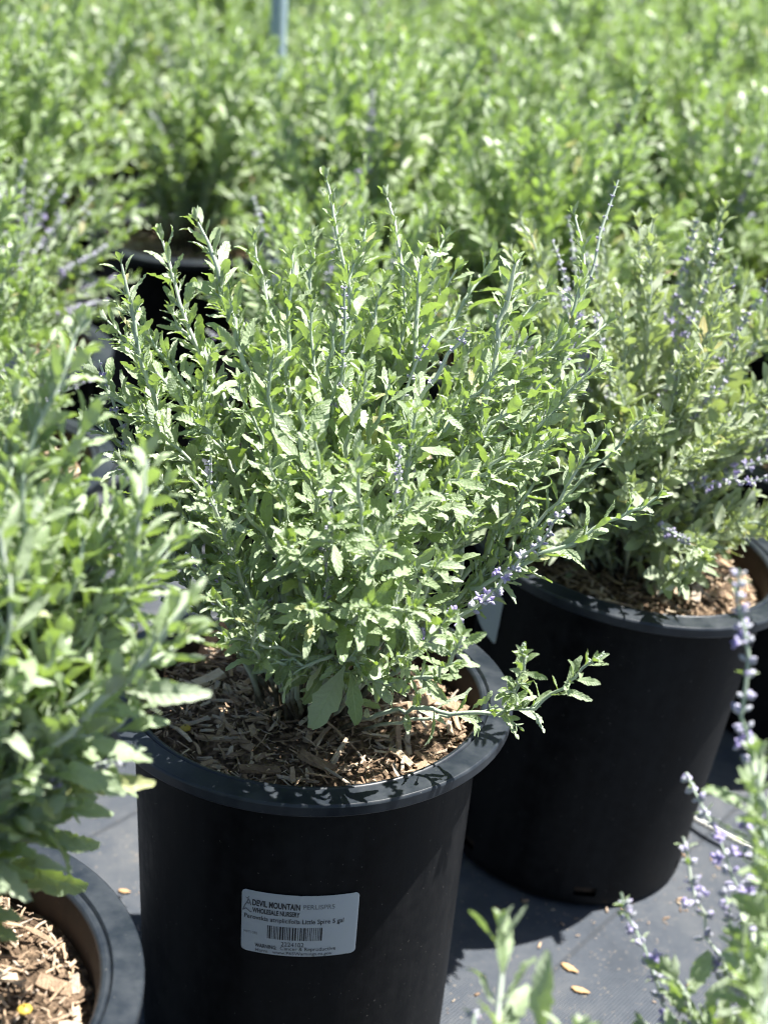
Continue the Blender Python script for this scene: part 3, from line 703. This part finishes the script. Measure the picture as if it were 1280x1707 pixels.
def make_label(root, th0, z0, w, h, full):
    v, f = patch(th0, z0, w, h, .0006, rc=.0035, ny=14); lab = link('label', mesh('label', v, f, [M['label']]), root)
    so = lab.modifiers.new('thickness', 'SOLIDIFY'); so.thickness = .0002; so.offset = 1
    if not full: return lab
    def put(name, body, size, s, t, bold=0., xs=1., m='ink', width=None):
        tv, tf = text_geo(body, size, bold, xs)
        if not tv: return
        if width:
            x0 = min(p[0] for p in tv); x1 = max(p[0] for p in tv); k = width/(x1-x0); tv = [((p[0]-x0)*k, p[1]) for p in tv]
        me = mesh(name, [wrap(th0, z0, s*w+p[0], t*h+p[1], .0010) for p in tv], tf, [M[m]], smooth=False); link(name, me, lab)
    put('lettering', 'DEVIL MOUNTAIN', .0072, -.405, .270, .00022, width=w*.405)
    put('lettering', 'WHOLESALE NURSERY', .0058, -.405, .158, .00018, width=w*.405)
    put('lettering', 'PERLISPR5', .0056, .025, .285, 0, m='ink_grey', width=w*.265)
    put('lettering', 'Perovskia atriplicifolia Little Spire 5 gal', .0056, -.475, .045, .00005, width=w*.85)
    put('lettering', '2224102', .0054, -.150, -.340, 0, width=w*.195)
    put('lettering', 'WARNING:', .0046, -.375, -.405, .00012, width=w*.19)
    put('lettering', 'Cancer & Reproductive', .0046, -.155, -.405, 0, width=w*.475)
    put('lettering', 'Harm   www.P65Warnings.ca.gov', .0040, -.37, -.478, 0, width=w*.66)
    put('lettering', 'MFT1085', .0030, -.475, -.20, 0, m='ink_grey', width=w*.12)
    r = random.Random(8); x = -.27; bv = []; bf = []
    while x < .185:
        bw = r.choice((.006, .006, .010, .014)); n = len(bv)
        for (a, t) in ((x, -.235), (x+bw, -.235), (x+bw, -.02), (x, -.02)): bv.append(wrap(th0, z0, a*w, t*h, .0010))
        bf.append((n, n+1, n+2, n+3)); x += bw+r.choice((.006, .008, .012))
    link('barcode', mesh('barcode', bv, bf, [M['ink']], smooth=False), lab)
    lv = []; lf = []                                        # small mountain outline
    def line(pts, wd):
        for (a, b) in zip(pts[:-1], pts[1:]):
            d = (b[0]-a[0], b[1]-a[1]); L = math.hypot(d[0]*w, d[1]*h); nx, ny = -d[1]*h/L*wd, d[0]*w/L*wd; n = len(lv)
            for (p, s) in ((a, -1), (b, -1), (b, 1), (a, 1)): lv.append(wrap(th0, z0, p[0]*w+s*nx, p[1]*h+s*ny, .0010))
            lf.append((n, n+1, n+2, n+3))
    line([(-.49, .16), (-.47, .25), (-.452, .30), (-.44, .36), (-.425, .31), (-.418, .26)], .0004); line([(-.452, .30), (-.44, .28), (-.425, .31)], .0004)
    line([(-.49, .16), (-.46, .20), (-.43, .16), (-.41, .15)], .0004); line([(-.465, .38), (-.45, .36), (-.435, .40)], .0003)
    link('mountain_emblem', mesh('emblem', lv, lf, [M['ink_grey']], smooth=False), lab)
make_label(ROOT['middle'], TH0, Z0, LW, LH, True)
_t = solve_wall(622, 1372, P1)[0]; tv = []; tf = []
for a in np.linspace(-1, 1, 15):
    for (dr, dz) in ((.0, .0), (.0035, .0), (.0035, -.009*math.sqrt(max(0, 1-a*a))), (.0, -.011*math.sqrt(max(0, 1-a*a)))):
        th = _t+a*.016/RB; z = H-.0109+dz; r_ = wall_r(z)+dr-.0004; tv.append((r_*math.sin(th), -r_*math.cos(th), z))
for k in range(14):
    for q in range(3): tf.append((k*4+q, (k+1)*4+q, (k+1)*4+q+1, k*4+q+1))
link('moulded_tab', mesh('moulded_tab', tv, tf, [M['pot']], smooth=False), ROOT['middle'])
make_label(ROOT['right'], R_(-80), H-.070, .080, .046, False)

# ------------------------------------------------------------------ the pots behind, in rows
def variant(seed, n, rx, hz, kw, lm, fprob, lean=(0, 0)):
    pl = Plant(seed); pl.bush(n, np.array([0., 0.]), SOIL, rx, hz, lean, fprob=fprob, **kw)
    ac = Acc()
    for (kind, ti, m3, p, k) in pl.leaves: ac.add(ALL_T[kind][ti], m3, p)
    fol = ac.build('foliage', [M[lm]])
    stems = [mesh('stem', v, f, [M['stem']], attrs={'along': np.repeat(np.linspace(0, 1, len(p_)), 6)}) for (p_, _, (v, f)) in pl.stems]
    wh = []
    for (me, q, ax, sz, k) in pl.whorls:
        z = unit(np.asarray(ax)); x = unit(cross(z, [.31, .8, .5])); y = cross(z, x); wh.append((me, m4(np.stack([x, y, z], 1)*sz, q), k))
    # one joined copy of stems and blossoms for the plants farthest off
    sv = np.concatenate([v for (_, _, (v, f)) in pl.stems]); n = 0; sf = []
    for (_, _, (v, f)) in pl.stems: sf.append(f+n); n += len(v)
    joined = mesh('stems', sv, np.concatenate(sf), [M['stem']], attrs={'along': np.concatenate([np.repeat(np.linspace(0, 1, len(p_)), 6) for (p_, _, _) in pl.stems])})
    bv = []; bf = []; bm = []; n = 0
    for (me, m, k) in wh:
        co = np.empty(len(me.vertices)*3); me.vertices.foreach_get('co', co); A = np.array(m)
        bv.append(co.reshape(-1, 3) @ A[:3, :3].T + A[:3, 3]); fi = np.empty(len(me.polygons)*4, np.int32); me.loops.foreach_get('vertex_index', fi)
        bf.append(fi.reshape(-1, 4)+n); n += len(me.vertices); mi = np.empty(len(me.polygons), np.int32); me.polygons.foreach_get('material_index', mi); bm.append(mi)
    blo = mesh('blossoms', np.concatenate(bv), np.concatenate(bf), [M['bud'], M['petal']], np.concatenate(bm)) if bv else None
    return dict(fol=fol, stems=stems, wh=wh, joined=joined, blo=blo)
KB = dict(kinds=('B', 'S'), rad=.0018, big=.031, small=.0105, gap=.0185, shoots=.72)
VAR = [variant(201, 54, .20, .36, KB, 'leaf_far', .08), variant(202, 56, .21, .38, KB, 'leaf_far', .14),
       variant(203, 50, .20, .35, dict(KB, big=.028), 'leaf_far', .2), variant(204, 54, .21, .39, dict(KB, big=.036), 'leaf_far', .04),
       variant(205, 62, .21, .26, dict(KB, big=.022, gap=.015, small=.007), 'leaf', .5)]
SPARSE = variant(206, 48, .175, .34, dict(KB, big=.034), 'leaf_far', .12, (.055, .03))
def back_pot(x, y, k, rz, scale, label, near_, var=None):
    V = var or VAR[k]
    root = thing('potted_sage', TM((x, y), (random.uniform(-.02, .02), random.uniform(-.02, .02)), 0, 0), label, 'potted plant', GROUP)
    add_pot(root, k, 24 if near_ else 0, int(x*100+y*1000), True)
    rot_ = Matrix.Rotation(rz, 4, 'Z') @ Matrix.Translation((0, 0, SOIL)) @ Matrix.Scale(scale, 4) @ Matrix.Translation((0, 0, -SOIL))
    def ch(n, me): o = link(n, me, root); o.matrix_basis = rot_; return o
    tag(ch('foliage', V['fol']), kind='stuff')
    if near_:
        st = [ch('stem', s) for s in V['stems']]
        for (me, m, k2) in V['wh']: o = link('flower_whorl', me, st[k2]); o.matrix_basis = m
    else:
        tag(ch('stems', V['joined']), kind='stuff')
        if V['blo']: tag(ch('blossoms', V['blo']), kind='stuff')
    return root
U = np.array([-.25, .235]); WV = np.array([.240, .285])
spots = []
HAND = {(0, 1): (-.415, 1.34), (1, 2): (-.49, 1.69), (2, 3): (-.335, 2.27), (2, 0): (.50, 1.52), (1, 1): (-.065, 1.50), (2, 2): (-.03, 2.0)}
for i in range(-1, 13):
    for j in range(-8, 12):
        c = P1+i*WV+j*U
        if (i, j) in ((0, 0), (1, 0), (-1, 0)): continue
        if (i, j) in HAND: c = np.array(HAND[(i, j)])
        else: c = c+np.array([random.uniform(-.02, .02), random.uniform(-.02, .02)])
        if c[1] < 1.12 or c[1] > 3.95 or abs(c[0]-.02) > .285*c[1]+.16: continue
        if j < 0 and c[1] < 1.4: continue
        px, py, pz = project(np.array([[c[0], c[1], H+.15]])); spots.append((c[1], c[0], c[1], i, j, px[0], py[0]))
spots.sort()
ORD = ('first', 'second', 'third', 'fourth', 'fifth', 'sixth', 'seventh', 'eighth', 'ninth', 'tenth', 'eleventh', 'twelfth', 'thirteenth', 'fourteenth')
rows_ = {}
for sp in spots: rows_.setdefault(sp[3]+sp[4], []).append(sp)
for q in rows_.values(): q.sort(key=lambda t: t[5])
for n, (_, x, y, i, j, px, py) in enumerate(spots):
    near_ = y < 1.75
    spec = {(0, 1): ('sage between the broad-leaved left plant and the labelled pot, mulch showing through', 2, None),
            (1, 2): ('short grey sage full of pale lavender flowers at the left edge', 4, None),
            (2, 3): ('bare-sided pot in the dark gap, its curved rim showing beside black shade', 0, SPARSE),
            (2, 0): ('sage at the right edge directly behind the tilted pot', 2, None),
            (1, 1): ('sage directly behind the sharp labelled plant', 1, None)}.get((i, j))
    if spec: back_pot(x, y, spec[1], random.uniform(0, 6.28) if spec[2] is None else 0., {(0, 1): .76, (1, 1): .80, (1, 2): 1.05}.get((i, j), 1.), spec[0], near_, spec[2])
    else:
        k = random.choice((0, 1, 2, 3, 3, 1)); q = [t for t in rows_[i+j] if -FPX*.2/t[0] < t[5] < 1280+FPX*.2/t[0]] or rows_[i+j]; seen = any(t[5] == px for t in q); m = [t[5] for t in q].index(px) if seen else 0
        where = 'leftmost' if m == 0 else 'rightmost' if m == len(q)-1 else ORD[m]+' from the left'
        back_pot(x, y, k, random.uniform(0, 6.28), random.uniform(.92, 1.08)*(1.12 if y > 2.2 else 1), f'blurred green sage, {where} in the {ORD[i+j-1]} row behind the labelled pot' if seen else f"green sage just past the picture's {'left' if px < 640 else 'right'} edge, {ORD[i+j-1]} row behind the labelled pot", near_)

# ------------------------------------------------------------------ small things
def rope():
    A, B = onz(1150, 1362, .004), onz(1275, 1432, .004); n = 60; v = []; f = []
    for s in range(2):
        pts = []
        for i in range(n+1):
            t = i/n; p = A+(B-A)*t; p[2] = .0042+.004*math.sin(t*3.1); d = unit(B-A); sd_ = cross(d, [0, 0, 1.]); a = t*math.hypot(*(B-A)[:2])/.011*6.283+s*math.pi
            p = p+sd_*(.0016*math.cos(a)+.003*math.sin(t*4))+np.array([0, 0, .0016*math.sin(a)]); pts.append(p)
        tv, tf = tube(pts, [.0019]*len(pts), 6); f.append(tf+sum(len(q) for q in v)); v.append(tv)
    o = link('rope', mesh('rope', np.concatenate(v), np.concatenate(f), [M['rope']]))
    tag(o, 'short twisted white rope lying on the fabric beside the tilted pot', 'rope')
rope()
def dry(px, py, L, rz, label):
    t = leaf_tpl(7, .2, .10, .12, .06, .1, .15, .35, random.Random(int(px)+2)); w = onz(px, py, .004)
    me = mesh('dry_leaf', t[0]*np.array([L, L, L*.35])-np.array([0, L/2, -.02*L]), t[1], [M['dryleaf']], attrs={'lat': t[2], 'along': t[3]})
    so = link('dry_leaf', me); so.location = (w[0], w[1], .0006); so.rotation_euler = (0, 0, rz)
    md = so.modifiers.new('thickness', 'SOLIDIFY'); md.thickness = .0008; tag(so, label, 'dry leaf', 'dry leaves on the fabric')
dry(968, 1645, .017, 1.2, 'orange-brown dry leaf lying on the fabric, larger of two by the bottom shoots')
dry(950, 1608, .018, .9, 'thin brown dry sliver on the fabric just above the orange leaf')
dry(208, 1480, .012, 1.4, 'tan dry leaf on the sunlit fabric between the two nearest pots')
def litter():
    """crumbs of soil and bark blown over the fabric, thickest at the feet of the pots"""
    r = random.Random(77); ac = Acc()
    for k in range(520):
        if k < 330:
            c, a = r.choice(((P1, 0), (P2, 0), (P2, 0), (P3, 0))), r.uniform(0, 6.283); d = .122+abs(r.gauss(0, .03)); x, y = c[0][0]+d*math.cos(a), c[0][1]+d*math.sin(a)
        else: x, y = r.uniform(-.5, .6), r.uniform(.6, 1.6)
        if min(math.hypot(x-P1[0], y-P1[1]), math.hypot(x-P2[0], y-P2[1]), math.hypot(x-P3[0], y-P3[1])) < .121: continue
        L = .0015+.007*r.random()**3; ac.add(CHIP[r.randrange(len(CHIP))], rot(r.gauss(0, .2), r.gauss(0, .3), r.uniform(0, 6.283))*L*np.array([1.6, 1, 1.4]), np.array([x, y, float(ground_z(x, y))+.0012]))
    me = ac.build('litter', [M['chip']]); tag(link('litter', me), 'crumbs of soil and bark scattered over the grey fabric', 'litter', kind='stuff')
litter()
def post():
    w = at(464, 40, 2.62); v, f = tube([(0, 0, 0), (0, 0, .5), (0, 0, 1.02), (0, 0, 1.06)], [.014, .014, .014, .014], 16)
    root = thing('stake', Matrix.Translation((w[0], w[1], 0)), 'blue-grey plastic pipe stake standing upright among the blurred plants', 'stake')
    link('pipe', mesh('pipe', v, f, [M['post']]), root)
    v, f = tube([(0, 0, 1.05), (0, 0, 1.052), (0, 0, 1.09), (0, 0, 1.094), (0, 0, 1.0945)], [.0145, .0175, .0175, .015, .0005], 16)
    link('cap', mesh('cap', v, f, [M['post']]), root)
post()
print('objects', len(bpy.data.objects), 'near leaves', [len(n[1].leaves) for n in NEAR], 'back', len(spots))

print('tris', sum(len(o.data.polygons)*2 for o in bpy.data.objects if o.type == 'MESH'), 'unique', sum(len(m.polygons)*2 for m in bpy.data.meshes))
